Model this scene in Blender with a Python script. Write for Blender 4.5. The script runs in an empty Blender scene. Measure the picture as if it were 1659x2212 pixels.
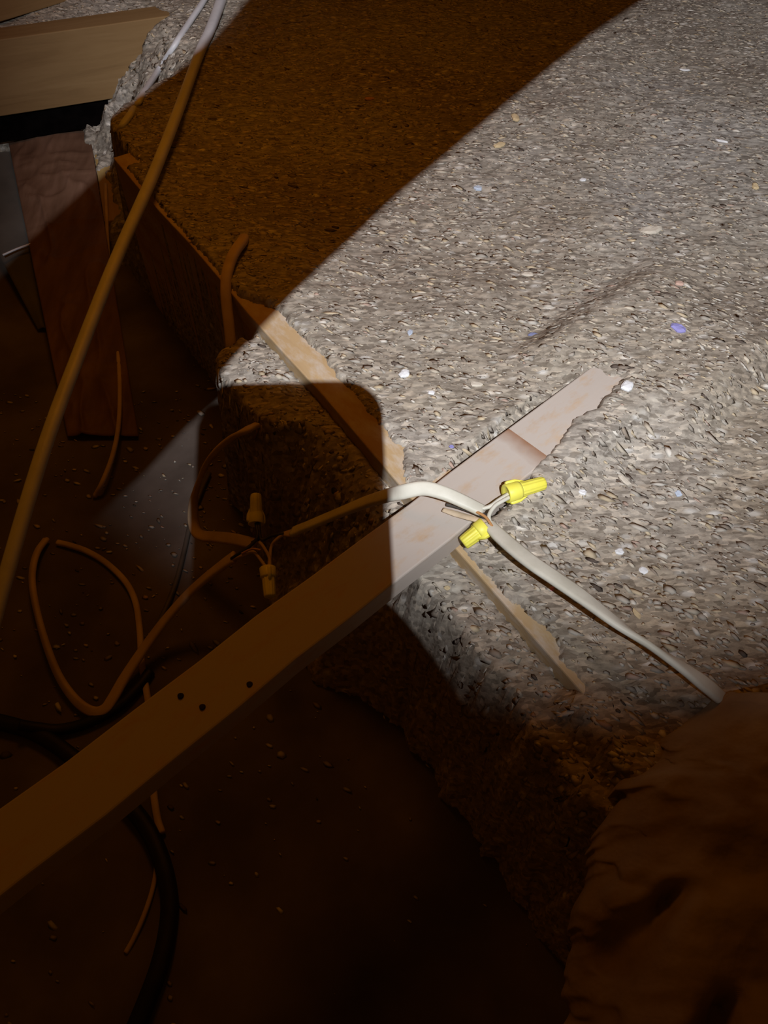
import bpy, bmesh, math, random
import numpy as np
from mathutils import Vector, Matrix

random.seed(7)
rng = np.random.default_rng(11)
SC = bpy.context.scene
COL = SC.collection

# ------------------------------------------------------------------ camera
FPX = 1650.0                      # focal length in pixels of a 1659 x 2212 frame
PITCH = math.radians(53)          # degrees below the horizon
CAM = Vector((0, 0, 0.598))
RT = Vector((1, 0, 0))
FW = Vector((0, math.cos(PITCH), -math.sin(PITCH)))
UP = Vector((0, math.sin(PITCH), math.cos(PITCH)))
cd = bpy.data.cameras.new('camera')
cd.sensor_fit = 'VERTICAL'
cd.sensor_height = 24.0
cd.sensor_width = 18.0
cd.lens = 24.0 * FPX / 2212.0
cd.clip_start = 0.005
cam = bpy.data.objects.new('camera', cd)
COL.objects.link(cam)
cam.location = CAM
cam.rotation_euler = (math.radians(90) - PITCH, 0, 0)
SC.camera = cam

# ------------------------------------------------------------------ world, lamps, exposure
w = bpy.data.worlds.new('attic_air')
SC.world = w
w.use_nodes = True
w.node_tree.nodes['Background'].inputs[0].default_value = (1.0, 0.31, 0.016, 1)
w.node_tree.nodes['Background'].inputs[1].default_value = 0.032

HEAD = Vector((0.06983, -0.32727, 1.04006))      # the head torch, half a metre behind the phone
sd = bpy.data.lights.new('head_torch', 'SPOT')
sd.energy = 65.0
sd.color = (0.97, 0.98, 1.0)
sd.shadow_soft_size = 0.0022
sd.spot_size = math.radians(48.5)
sd.spot_blend = 0.75
so = bpy.data.objects.new('head_torch', sd)
COL.objects.link(so)
so.location = HEAD
so.rotation_euler = (RT * 0.025 + UP * 0.295 + FW).to_track_quat('-Z', 'Y').to_euler()

bd = bpy.data.lights.new('warm_fill_lamp', 'POINT')  # unseen warm fill lamp, added for the orange in the shadows
bd.energy = 1.65
bd.color = (1.0, 0.31, 0.014)
bd.shadow_soft_size = 0.10
bo = bpy.data.objects.new('warm_fill_lamp', bd)
COL.objects.link(bo)
bo.location = (-0.16, 0.70, 0.76)

vs = SC.view_settings
SC.display_settings.display_device = 'sRGB'
vs.view_transform = 'Standard'
vs.look = 'None'
vs.gamma = 1.0
vs.use_curve_mapping = False
vs.exposure = 0.0
SC.cycles.max_bounces = 8
SC.cycles.diffuse_bounces = 5


# ------------------------------------------------------------------ helpers
def ray(u, v):
    return RT * ((u - 829.5) / FPX) - UP * ((v - 1106.0) / FPX) + FW


def at(u, v, z):
    r = ray(u, v)
    return CAM + r * ((z - CAM.z) / r.z)


def atd(u, v, d):
    return CAM + ray(u, v) * d


def camp(a, b, c):
    return CAM + RT * a + UP * b + FW * c


def tag(o, label=None, cat=None, group=None, kind=None):
    if label: o['label'] = label
    if cat: o['category'] = cat
    if group: o['group'] = group
    if kind: o['kind'] = kind
    return o


def empty(name, loc):
    o = bpy.data.objects.new(name, None)
    o.location = loc
    o.empty_display_size = 0.02
    COL.objects.link(o)
    return o


def link_mesh(name, me, mat=None, parent=None, smooth=True):
    if mat: me.materials.append(mat)
    if smooth:
        me.shade_smooth()
    o = bpy.data.objects.new(name, me)
    COL.objects.link(o)
    if parent:
        o.parent = parent
        o.matrix_parent_inverse = Matrix.Translation(-Vector(parent.location))
    return o


def from_bm(name, bm, mat=None, parent=None, smooth=True):
    bmesh.ops.recalc_face_normals(bm, faces=bm.faces[:])
    me = bpy.data.meshes.new(name)
    bm.to_mesh(me)
    bm.free()
    return link_mesh(name, me, mat, parent, smooth)


# ---- materials
def new_mat(name, rough=0.9, spec=0.2):
    m = bpy.data.materials.new(name)
    m.use_nodes = True
    b = m.node_tree.nodes['Principled BSDF']
    b.inputs['Roughness'].default_value = rough
    b.inputs['Specular IOR Level'].default_value = spec
    return m, m.node_tree, b


def node(t, ty, **kw):
    n = t.nodes.new(ty)
    for k, v in kw.items():
        setattr(n, k, v)
    return n


def coord(t, scale=(1, 1, 1), rot=(0, 0, 0)):
    tc = node(t, 'ShaderNodeTexCoord')
    mp = node(t, 'ShaderNodeMapping')
    mp.inputs['Scale'].default_value = scale
    mp.inputs['Rotation'].default_value = rot
    t.links.new(tc.outputs['Object'], mp.inputs['Vector'])
    return mp.outputs['Vector']


def noise(t, vec, scale, detail=4, rough=0.55, dist=0.0):
    n = node(t, 'ShaderNodeTexNoise')
    n.inputs['Scale'].default_value = scale
    n.inputs['Detail'].default_value = detail
    n.inputs['Roughness'].default_value = rough
    n.inputs['Distortion'].default_value = dist
    t.links.new(vec, n.inputs['Vector'])
    return n.outputs['Fac']


def ramp(t, fac, stops):
    r = node(t, 'ShaderNodeValToRGB')
    e = r.color_ramp.elements
    while len(e) < len(stops):
        e.new(0.5)
    for i, (p, c) in enumerate(stops):
        e[i].position = p
        e[i].color = (c[0], c[1], c[2], 1)
    t.links.new(fac, r.inputs['Fac'])
    return r.outputs['Color']


def mix(t, fac, a, b, mode='MIX'):
    m = node(t, 'ShaderNodeMix', data_type='RGBA', blend_type=mode)
    for sock, val in ((m.inputs['Factor'], fac), (m.inputs[6], a), (m.inputs[7], b)):
        if isinstance(val, (int, float)):
            sock.default_value = val
        elif isinstance(val, tuple):
            sock.default_value = (val[0], val[1], val[2], 1)
        else:
            t.links.new(val, sock)
    return m.outputs[2]


def bump(t, b, h, strength=0.3, dist=0.001):
    n = node(t, 'ShaderNodeBump')
    n.inputs['Strength'].default_value = strength
    n.inputs['Distance'].default_value = dist
    t.links.new(h, n.inputs['Height'])
    t.links.new(n.outputs['Normal'], b.inputs['Normal'])


def mottled(name, stops, scale=(1, 1, 1), freq=20, rough=0.9, spec=0.2, bs=0.3, bd_=0.001, rot=(0, 0, 0), det=5):
    m, t, b = new_mat(name, rough, spec)
    v = coord(t, scale, rot)
    f = noise(t, v, freq, det)
    t.links.new(ramp(t, f, stops), b.inputs['Base Color'])
    if bs:
        bump(t, b, noise(t, v, freq * 4, 3), bs, bd_)
    return m


def wood_mat(name, pale, mid, dark, rough=0.75, dust=None, dust_amt=0.0, knots=()):
    """Grain runs along the object's own X axis."""
    m, t, b = new_mat(name, rough, 0.25)
    v = coord(t, (2.2, 26, 26))
    f1 = noise(t, v, 3.0, 6, 0.6, 0.6)
    v2 = coord(t, (1.2, 9, 9))
    f2 = noise(t, v2, 3.0, 3, 0.5, 0.8)
    c = ramp(t, f1, [(0.30, dark), (0.48, mid), (0.70, pale)])
    c2 = ramp(t, f2, [(0.32, mid), (0.66, pale)])
    c = mix(t, 0.5, c, c2)
    if dust:
        vd = coord(t, (9, 20, 20))
        fd = noise(t, vd, 4.0, 5, 0.65)
        fac = ramp(t, fd, [(0.5 - dust_amt * 0.4, (0, 0, 0)), (0.78 - dust_amt * 0.5, (0.9, 0.9, 0.9))])
        c = mix(t, fac, c, dust)
    t.links.new(c, b.inputs['Base Color'])
    bump(t, b, f1, 0.25, 0.0006)
    return m, t, b


M = {}
STAIN = 0.246       # along the strip's own X axis
# blown insulation: grey fluff with brown and purplish drifts
m, t, b = new_mat('loose_fluff', 1.0, 0.05)
v = coord(t)
big = ramp(t, noise(t, v, 4.5, 3), [(0.36, (0.27, 0.228, 0.190)), (0.50, (0.335, 0.298, 0.252)), (0.64, (0.37, 0.342, 0.312))])
# tone drifts along Y: greyer at the far side, browner nearer
tcy = node(t, 'ShaderNodeTexCoord'); sy = node(t, 'ShaderNodeSeparateXYZ'); t.links.new(tcy.outputs['Object'], sy.inputs[0])
wy = node(t, 'ShaderNodeMath', operation='MULTIPLY_ADD'); t.links.new(noise(t, v, 3.0, 3), wy.inputs[0]); wy.inputs[1].default_value = 0.5; t.links.new(sy.outputs['Y'], wy.inputs[2])
y_drift = ramp(t, wy.outputs[0], [(0.45, (1.03, 0.965, 0.87)), (0.75, (1.0, 1.0, 0.99)), (1.0, (0.92, 0.955, 0.99))])
big = mix(t, 1.0, big, y_drift, 'MULTIPLY')
fine = ramp(t, noise(t, coord(t, (1, 1.9, 1.4), (0, 0, math.radians(20))), 130, 5, 0.7),
            [(0.30, (0.64, 0.62, 0.60)), (0.50, (1, 1, 1)), (0.72, (1.3, 1.3, 1.28))])
body = mix(t, 1.0, big, fine, 'MULTIPLY')
vo = node(t, 'ShaderNodeTexVoronoi'); vo.inputs['Scale'].default_value = 95; vo.inputs['Randomness'].default_value = 1.0
t.links.new(coord(t, (0.75, 1.5, 1.0), (0, 0, math.radians(20))), vo.inputs['Vector'])
sx = node(t, 'ShaderNodeSeparateColor'); t.links.new(vo.outputs['Color'], sx.inputs[0])
gate = ramp(t, sx.outputs[0], [(0.40, (0, 0, 0)), (0.60, (1, 1, 1))])
soft = ramp(t, vo.outputs['Distance'], [(0.18, (1, 1, 1)), (0.42, (0, 0, 0))])
tint = ramp(t, sx.outputs[1], [(0.1, (0.40, 0.35, 0.29)), (0.5, (0.50, 0.465, 0.41)), (0.9, (0.56, 0.545, 0.52))])
body = mix(t, mix(t, 1.0, gate, soft, 'MULTIPLY'), body, tint)
v2 = node(t, 'ShaderNodeTexVoronoi'); v2.inputs['Scale'].default_value = 270; v2.inputs['Randomness'].default_value = 1.0
t.links.new(coord(t, (0.62, 1.7, 1.0), (0, 0, math.radians(22))), v2.inputs['Vector'])
s2 = node(t, 'ShaderNodeSeparateColor'); t.links.new(v2.outputs['Color'], s2.inputs[0])
grain = ramp(t, s2.outputs[0], [(0.05, (0.62, 0.60, 0.58)), (0.40, (0.95, 0.95, 0.95)), (0.75, (1.08, 1.08, 1.07)), (0.98, (1.42, 1.40, 1.36))])
t.links.new(mix(t, 1.0, body, grain, 'MULTIPLY'), b.inputs['Base Color'])
bump(t, b, noise(t, coord(t, (1, 2.0, 1.5), (0, 0, math.radians(20))), 210, 4, 0.7), 0.28, 0.0010)
M['fluff'] = m
# flecks carry their own paper / wood / fibre colour
m, t, b = new_mat('fleck_paper', 0.95, 0.1)
a = node(t, 'ShaderNodeVertexColor', layer_name='fleck')
t.links.new(a.outputs['Color'], b.inputs['Base Color'])
M['fleck'] = m
M['floor'] = mottled('dusty_board', [(0.35, (0.085, 0.068, 0.058)), (0.55, (0.135, 0.112, 0.098)), (0.72, (0.19, 0.165, 0.15))], freq=9, bs=0.5, bd_=0.0012)
M['kraft'] = mottled('kraft_paper', [(0.35, (0.12, 0.064, 0.040)), (0.55, (0.165, 0.092, 0.060)), (0.72, (0.21, 0.122, 0.085))], (5, 1, 1), 12, 0.6, 0.35, 0.25, rot=(0, 0, math.radians(-20)))
M['steel'] = mottled('dull_steel', [(0.4, (0.095, 0.095, 0.092)), (0.65, (0.135, 0.132, 0.125))], freq=14, rough=0.6, spec=0.3, bs=0.1)
M['pine'], _, _ = wood_mat('joist_pine', (0.29, 0.19, 0.090), (0.235, 0.145, 0.063), (0.16, 0.092, 0.037))
M['pale_pine'], _, _ = wood_mat('pale_pine', (0.55, 0.40, 0.23), (0.47, 0.33, 0.18), (0.36, 0.23, 0.11), dust=(0.60, 0.55, 0.50), dust_amt=0.1)
M['lath'], _, _ = wood_mat('yellow_lath', (0.46, 0.33, 0.13), (0.38, 0.26, 0.10), (0.28, 0.18, 0.06))
M['strip'], t, b = wood_mat('furring_pine', (0.58, 0.43, 0.29), (0.48, 0.34, 0.22), (0.36, 0.23, 0.13), dust=(0.50, 0.455, 0.42), dust_amt=0.58)
# a reddish water stain across the strip, where an old joint pressed on it
src = b.inputs['Base Color'].links[0].from_socket
tc = node(t, 'ShaderNodeTexCoord'); sx = node(t, 'ShaderNodeSeparateXYZ'); t.links.new(tc.outputs['Object'], sx.inputs[0])
wob = node(t, 'ShaderNodeMath', operation='MULTIPLY_ADD'); t.links.new(noise(t, tc.outputs['Object'], 60, 3), wob.inputs[0]); wob.inputs[1].default_value = 0.010; t.links.new(sx.outputs['X'], wob.inputs[2])
fade = node(t, 'ShaderNodeMapRange'); fade.inputs['From Min'].default_value = STAIN - 0.014; fade.inputs['From Max'].default_value = STAIN
t.links.new(wob.outputs[0], fade.inputs['Value'])
cut = node(t, 'ShaderNodeMath', operation='LESS_THAN'); t.links.new(sx.outputs['X'], cut.inputs[0]); cut.inputs[1].default_value = STAIN - 0.005
mul = node(t, 'ShaderNodeMath', operation='MULTIPLY'); t.links.new(fade.outputs[0], mul.inputs[0]); t.links.new(cut.outputs[0], mul.inputs[1])
t.links.new(mix(t, mul.outputs[0], src, (0.29, 0.155, 0.09)), b.inputs['Base Color'])
M['black'] = mottled('black_rubber', [(0.4, (0.010, 0.009, 0.009)), (0.6, (0.018, 0.016, 0.016))], freq=60, rough=0.55, spec=0.3, bs=0.1)
M['gap_shade'] = mottled('gap_shade_black', [(0.4, (0.003, 0.0025, 0.0025)), (0.6, (0.005, 0.004, 0.004))], freq=60, rough=1.0, spec=0.0, bs=0.1)  # near-black that paints the shade under the far joist
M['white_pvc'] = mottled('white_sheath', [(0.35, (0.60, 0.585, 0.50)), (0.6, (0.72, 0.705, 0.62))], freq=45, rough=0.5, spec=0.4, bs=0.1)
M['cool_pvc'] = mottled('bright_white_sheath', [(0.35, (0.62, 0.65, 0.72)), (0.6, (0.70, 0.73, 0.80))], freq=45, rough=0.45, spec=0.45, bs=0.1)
M['tan_pvc'] = mottled('orange_lit_sheath', [(0.35, (0.50, 0.37, 0.23)), (0.6, (0.60, 0.46, 0.30))], freq=45, rough=0.55, spec=0.3, bs=0.1)  # tan carries the orange light's tint on white cables
M['grey_pvc'] = mottled('grey_sheath', [(0.35, (0.06, 0.055, 0.05)), (0.6, (0.10, 0.09, 0.08))], freq=45, rough=0.55, spec=0.3, bs=0.1)
M['kraft_wrap'] = mottled('paper_filler', [(0.35, (0.50, 0.38, 0.25)), (0.6, (0.66, 0.54, 0.40))], freq=60, rough=0.8, bs=0.3)
M['copper'] = mottled('bare_copper', [(0.4, (0.48, 0.25, 0.10)), (0.6, (0.62, 0.34, 0.16))], freq=60, rough=0.35, spec=0.6, bs=0.0)
M['dark_pvc'] = mottled('dark_conductor', [(0.4, (0.03, 0.03, 0.035)), (0.6, (0.05, 0.05, 0.055))], freq=60, rough=0.5, spec=0.4, bs=0.0)
M['yellow'] = mottled('yellow_plastic', [(0.35, (0.82, 0.76, 0.09)), (0.65, (0.88, 0.84, 0.14))], freq=70, rough=0.45, spec=0.4, bs=0.05)
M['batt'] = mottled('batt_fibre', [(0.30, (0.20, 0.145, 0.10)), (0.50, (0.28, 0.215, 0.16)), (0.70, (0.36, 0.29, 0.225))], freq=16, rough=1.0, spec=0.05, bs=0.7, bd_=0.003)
M['hole'] = mottled('rusty_nail', [(0.4, (0.012, 0.008, 0.006)), (0.6, (0.03, 0.018, 0.012))], freq=80, rough=0.7, bs=0)
M['knot'] = mottled('dark_knot', [(0.4, (0.06, 0.03, 0.015)), (0.6, (0.12, 0.065, 0.035))], freq=80, rough=0.8, bs=0)
M['phone'] = mottled('phone_case', [(0.4, (0.02, 0.02, 0.022)), (0.6, (0.03, 0.03, 0.033))], freq=40, rough=0.5, spec=0.4, bs=0)
M['glass'] = mottled('dark_glass', [(0.4, (0.008, 0.008, 0.01)), (0.6, (0.012, 0.012, 0.014))], freq=40, rough=0.1, spec=0.5, bs=0)
M['skin'] = mottled('skin', [(0.35, (0.42, 0.25, 0.18)), (0.65, (0.52, 0.33, 0.25))], freq=30, rough=0.6, spec=0.3, bs=0.1)
M['sleeve'] = mottled('dark_cloth', [(0.4, (0.03, 0.035, 0.05)), (0.6, (0.05, 0.055, 0.075))], freq=90, rough=0.95, bs=0.3)
WHITE = {}
for nm, c in (('white_foam', (0.80, 0.82, 0.86)), ('violet_paper', (0.30, 0.29, 0.62)), ('blue_paper', (0.20, 0.22, 0.38)),
              ('pink_paper', (0.62, 0.28, 0.33)), ('tan_chip', (0.62, 0.50, 0.31)), ('pale_chip', (0.62, 0.57, 0.49)),
              ('orange_chip', (0.62, 0.33, 0.12)), ('rosy_chip', (0.60, 0.42, 0.35)), ('pale_blue_paper', (0.52, 0.60, 0.74))):
    M[nm] = mottled(nm, [(0.35, tuple(x * 0.88 for x in c)), (0.65, tuple(min(x * 1.06, 0.95) for x in c))], freq=150, rough=0.85, bs=0.2, bd_=0.0005)


# ---- value noise for the heaped insulation
TAB = {}


def vnoise(x, y, size, seed):
    if seed not in TAB:
        TAB[seed] = np.random.default_rng(seed).random((257, 257))
    tab = TAB[seed]
    fx, fy = x / size + 1000.0, y / size + 1000.0
    ix, iy = np.floor(fx).astype(int), np.floor(fy).astype(int)
    tx, ty = fx - ix, fy - iy
    tx, ty = tx * tx * (3 - 2 * tx), ty * ty * (3 - 2 * ty)
    g = lambda i, j: tab[i % 257, j % 257]
    return ((g(ix, iy) * (1 - tx) + g(ix + 1, iy) * tx) * (1 - ty) + (g(ix, iy + 1) * (1 - tx) + g(ix + 1, iy + 1) * tx) * ty) * 2 - 1


def sstep(a, b, x):
    k = np.clip((x - a) / (b - a), 0, 1)
    return k * k * (3 - 2 * k)


# the buried ceiling joist: top left edge through JA, running JD towards the viewer
JA = np.array([-0.097, 0.494]); JD = np.array([0.556, -0.831]); JN = np.array([0.831, 0.556]); JTOP = 0.188
# the furring strip
BC = np.array([0.018, 0.279]); BD = np.array([0.733, 0.680]); BN = np.array([-0.680, 0.733])
# the far joist
HA = np.array([-0.478, 1.041]); HD = np.array([0.940, 0.340]); HN = np.array([-0.340, 0.940])


def height(x, y):
    s = (x - JA[0]) * JN[0] + (y - JA[1]) * JN[1]
    t = (x - JA[0]) * JD[0] + (y - JA[1]) * JD[1]
    r = (x - BC[0]) * BD[0] + (y - BC[1]) * BD[1]
    q = (x - BC[0]) * BN[0] + (y - BC[1]) * BN[1]
    hq = (x - HA[0]) * HN[0] + (y - HA[1]) * HN[1]
    ca, sa = math.cos(-0.36), math.sin(-0.36)
    xr, yr = x * ca + y * sa, -x * sa + y * ca
    lump = 0.0050 * vnoise(x, y, 0.12, 1) + 0.0022 * vnoise(x, y, 0.042, 2) + 0.0012 * vnoise(x, y, 0.018, 3)
    fuzz = 0.0007 * vnoise(xr, yr * 2.1, 0.0125, 4) + 0.0004 * vnoise(xr, yr * 1.9, 0.0058, 5)
    rag = 0.010 * vnoise(x, y, 0.022, 6) + 0.005 * vnoise(x, y, 0.008, 7)
    # deep fill to the right of the joist
    hr = 0.1945 + lump
    # the part of the joist top left bare (the fill feathers out over it)
    bare_w = 0.0165 * sstep(-0.06, -0.01, t) * (1 - sstep(0.165, 0.20, t)) + 0.0045 * sstep(0.30, 0.32, t) * (1 - sstep(0.345, 0.365, t))
    near = 1 - sstep(0.012, 0.05, s)
    hr = hr + near * (0.1925 - 0.1945 - lump * 0.6)
    cov = sstep(-0.005, 0.007, s - bare_w - 0.35 * rag)
    cov = np.where(bare_w < 0.002, sstep(-0.001, 0.004, s - 0.0012 - 0.06 * rag), cov)
    hr = 0.170 + (hr - 0.170) * cov
    # lower fill to the left of it, thinning out to bare boarding
    d = -s
    k = sstep(0.05, 0.14, t) 
    k2 = sstep(0.20, 0.27, t)
    edge = (0.047 + 0.10 * np.clip(t, 0, 0.03)) * (1 - k) + (0.030 + 0.004 * k2) * k + 0.5 * rag
    wid = 0.014 + 0.062 * k - 0.052 * k2
    hl = (0.176 + lump * 0.8 - 0.02 * sstep(0.0, 0.09, d)) * (1 - sstep(edge - wid * 0.4, edge + wid, d))
    hl = hl * sstep(-0.045, -0.012, t + rag)
    hl = np.minimum(hl, 0.1765 + 0.25 * lump)
    k3 = sstep(0.365, 0.385, t)
    hl = hl + (0.1765 + 0.0165 * k3 - hl) * k2 * (1 - sstep(0.008, 0.020, d))
    hr = np.where(s > 0.012, hr, hr + (0.1925 - hr) * k3)
    h = np.where(s > 0, hr, hl)
    # far left: the fill slopes down to the open bay along the far joist
    far = sstep(-0.38, -0.52, t)
    cliff = sstep(0.0, 1.0, (s + 0.030 * far + 1.2 * rag * (0.25 + 0.8 * far)) / (0.022 + 0.212 * far))
    h = np.where((t < -0.30) & (s < 0.30), np.minimum(np.where(s > 0, h, 0.1945 + lump), cliff * (0.1945 + lump)), h)
    h = np.where((t < -0.30) & (s <= -0.05), 0.0, h)
    # behind the far joist the fill is level with its top again
    back = sstep(0.018, 0.030, hq)
    h = np.maximum(h, back * (0.190 + 0.5 * lump + 0.012 * sstep(0.03, 0.1, hq)))
    # beside and over the strip
    inb = (np.abs(q) < 0.0215) & (r < 0.30)
    gap = (q > 0.015) & (q < 0.034) & (r < 0.16) & (s > 0.0)
    h = np.where(gap, np.minimum(h, 0.178 + 0.3 * lump + (q - 0.019) * 0.9), h)
    h = np.where(inb & (r < 0.19), np.minimum(h, 0.183), h)
    low = (q < 0.0) & (q > -0.06) & (r > 0.005) & (r < 0.30) & (s > 0.004)
    lip = 0.0189 - 0.0135 * sstep(0.04, 0.19, r) - 0.35 * rag        # how far in from the near edge the fill laps
    bank = 0.190 + (0.0150 * sstep(0.02, 0.07, r) + 0.006 * sstep(0.07, 0.17, r)) * (1 - 0.5 * sstep(0.03, 0.05, -q)) + 0.3 * lump
    bank = h + (bank - h) * (1 - sstep(0.030, 0.058, -q)) * (1 - sstep(0.22, 0.29, r))
    lap = sstep(-0.006, 0.006, -q - lip)
    h = np.where(low, np.where(lap > 0.02, 0.183 + (bank - 0.183) * lap, np.minimum(h, 0.183)), h)
    tip = sstep(0.150, 0.235, r + 0.8 * rag + 0.2 * q) * (1 - sstep(0.05, 0.085, np.abs(q))) * (1 - sstep(0.30, 0.40, r))
    h = np.where((tip > 0.01), np.maximum(h, h * (1 - tip) + (0.2115 + 0.25 * lump) * tip), h)
    return np.where(h > 0.012, h + fuzz * sstep(0.01, 0.05, h), h)


def grid_lines(a, b, c, d, fine, coarse):
    return np.concatenate([np.arange(a, b, coarse), np.arange(b, c, fine), np.arange(c, d + 1e-6, coarse)])


GX = grid_lines(-1.2, -0.50, 0.62, 1.4, 0.0022, 0.014)
GY = grid_lines(-0.45, -0.02, 1.20, 2.1, 0.0022, 0.014)
XX, YY = np.meshgrid(GX, GY, indexing='ij')
HH = height(XX, YY)


def ground(x, y):
    i = np.clip(np.searchsorted(GX, x) - 1, 0, len(GX) - 2)
    j = np.clip(np.searchsorted(GY, y) - 1, 0, len(GY) - 2)
    tx = (x - GX[i]) / (GX[i + 1] - GX[i]); ty = (y - GY[j]) / (GY[j + 1] - GY[j])
    return (HH[i, j] * (1 - tx) + HH[i + 1, j] * tx) * (1 - ty) + (HH[i, j + 1] * (1 - tx) + HH[i + 1, j + 1] * tx) * ty


def on(u, v, off=0.0):
    """the point of the ground (fill or boarding) seen at a pixel, raised by off"""
    r = ray(u, v)
    d = 0.25
    while d < 3:
        p = CAM + r * d
        if p.z <= max(float(ground(p.x, p.y)), 0.0) + off:
            return p
        d += 0.0015
    return p


# ------------------------------------------------------------------ setting
def slab(name, x0, x1, y0, y1, z0, z1, mat, parent=None):
    bm = bmesh.new()
    bmesh.ops.create_cube(bm, size=1.0)
    for vv in bm.verts:
        vv.co = Vector((x0 + (vv.co.x + .5) * (x1 - x0), y0 + (vv.co.y + .5) * (y1 - y0), z0 + (vv.co.z + .5) * (z1 - z0)))
    return from_bm(name, bm, mat, parent, smooth=False)


tag(slab('floor', -2.4, 2.2, -2.2, 2.8, -0.02, 0.0, M['floor']), kind='structure')

# the fill
nx, ny = XX.shape
keep = HH > 0.006
idx = np.arange(nx * ny).reshape(nx, ny)
qd = np.stack([idx[:-1, :-1], idx[1:, :-1], idx[1:, 1:], idx[:-1, 1:]], -1)
ok = keep[:-1, :-1] | keep[1:, :-1] | keep[1:, 1:] | keep[:-1, 1:]
qd = qd[ok]
zz = np.where(HH > 0.006, HH, -0.004)
used = np.zeros(nx * ny, bool); used[qd.ravel()] = True
remap = np.cumsum(used) - 1
jx = XX + 0.0007 * rng.standard_normal(XX.shape); jy = YY + 0.0007 * rng.standard_normal(XX.shape)
vert = np.stack([jx.ravel(), jy.ravel(), zz.ravel()], -1)[used]
qd = remap[qd]
me = bpy.data.meshes.new('loose_insulation')
me.vertices.add(len(vert)); me.vertices.foreach_set('co', vert.astype(np.float32).ravel())
me.loops.add(qd.size); me.loops.foreach_set('vertex_index', qd.astype(np.int32).ravel())
me.polygons.add(len(qd)); me.polygons.foreach_set('loop_start', np.arange(0, qd.size, 4, dtype=np.int32))
me.update(calc_edges=True)
fill = link_mesh('loose_insulation', me, M['fluff'])
tag(fill, 'deep bed of grey blown loose insulation covering the attic bays', 'insulation', kind='stuff')


def flake_mesh(name, pts, sizes, cols, tilt, mat, parent=None, stretch=(1.3, 3.4), drape=False):
    """low irregular six-sided chips in one mesh"""
    n = len(pts)
    ang = np.arange(6) * math.pi / 3
    rad = sizes[:, None] * rng.uniform(0.65, 1.15, (n, 6))
    st = rng.uniform(stretch[0], stretch[1], n)
    lx = rad * np.cos(ang)[None] * np.sqrt(st)[:, None]
    ly = rad * np.sin(ang)[None] / np.sqrt(st)[:, None]
    lz = rng.uniform(-0.05, 0.05, (n, 6)) * sizes[:, None]
    top = sizes * rng.uniform(0.08, 0.20, n)
    L = np.zeros((n, 8, 3))
    L[:, :6, 0] = lx; L[:, :6, 1] = ly; L[:, :6, 2] = lz
    L[:, 6, 2] = top; L[:, 7, 2] = -top
    L[:, 6, 0] = sizes * rng.uniform(-.3, .3, n)
    # fibres lie along the sweep of the blowing hose
    yaw = -np.radians(14 + 30 * np.clip((0.95 - pts[:, 1]) / 0.8, 0, 1) * np.clip(pts[:, 0] + 0.55, 0, 1) * 1.2) + rng.normal(0, 0.28, n)
    a1 = rng.normal(0, tilt, n); a2 = rng.normal(0, tilt, n)
    z = L[..., 2] + L[..., 0] * np.sin(a1)[:, None] + L[..., 1] * np.sin(a2)[:, None]
    x = L[..., 0] * np.cos(yaw)[:, None] - L[..., 1] * np.sin(yaw)[:, None]
    y = L[..., 0] * np.sin(yaw)[:, None] + L[..., 1] * np.cos(yaw)[:, None]
    V = np.stack([x, y, z], -1) + pts[:, None, :]
    if drape:
        V[..., 2] += np.maximum(ground(V[..., 0], V[..., 1]), pts[:, 2:3] - 0.003) - pts[:, 2:3]
    tri = []
    for i in range(6):
        tri += [(i, (i + 1) % 6, 6), ((i + 1) % 6, i, 7)]
    tri = np.array(tri)
    T = (np.arange(n) * 8)[:, None, None] + tri[None]
    me = bpy.data.meshes.new(name)
    me.vertices.add(n * 8); me.vertices.foreach_set('co', V.astype(np.float32).ravel())
    T = T.reshape(-1, 3)
    me.loops.add(T.size); me.loops.foreach_set('vertex_index', T.astype(np.int32).ravel())
    me.polygons.add(len(T)); me.polygons.foreach_set('loop_start', np.arange(0, T.size, 3, dtype=np.int32))
    me.update(calc_edges=True)
    ca = me.color_attributes.new('fleck', 'FLOAT_COLOR', 'POINT')
    cc = np.ones((n, 8, 4), np.float32); cc[:, :, :3] = cols[:, None, :]
    ca.data.foreach_set('color', cc.ravel())
    return link_mesh(name, me, mat, parent, smooth=False)


def scatter(n, x0, x1, y0, y1, lo, hi):
    x = rng.uniform(x0, x1, n); y = rng.uniform(y0, y1, n)
    # more of them close to the viewer than far off
    z = ground(x, y)
    m_ = (z > lo) & (z < hi)
    return x[m_], y[m_], z[m_]


def on_strip(x, y, m_=0.022):
    r = (x - BC[0]) * BD[0] + (y - BC[1]) * BD[1]; q = (x - BC[0]) * BN[0] + (y - BC[1]) * BN[1]
    return (np.abs(q) < m_) & (r < 0.17)


PAL = np.array([(0.56, 0.50, 0.41), (0.46, 0.425, 0.375), (0.53, 0.44, 0.31), (0.40, 0.36, 0.315), (0.62, 0.585, 0.53), (0.30, 0.25, 0.205), (0.12, 0.095, 0.08), (0.46, 0.34, 0.28)])
PRB = np.array([0.19, 0.23, 0.11, 0.21, 0.07, 0.14, 0.03, 0.02])
x, y, z = scatter(62000, -0.48, 0.66, -0.02, 1.25, 0.09, 0.3)
m_ = ~on_strip(x, y)
s_ = (x - JA[0]) * JN[0] + (y - JA[1]) * JN[1]
t_ = (x - JA[0]) * JD[0] + (y - JA[1]) * JD[1]
m_ &= ~((s_ > -0.002) & (s_ < 0.016) & (z < 0.186))
x, y, z = x[m_], y[m_], z[m_]
n = len(x)
size = np.clip(rng.lognormal(math.log(0.00165), 0.45, n), 0.0007, 0.0045)
cols = PAL[rng.choice(len(PAL), n, p=PRB)] * rng.uniform(0.8, 1.12, (n, 1))
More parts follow.
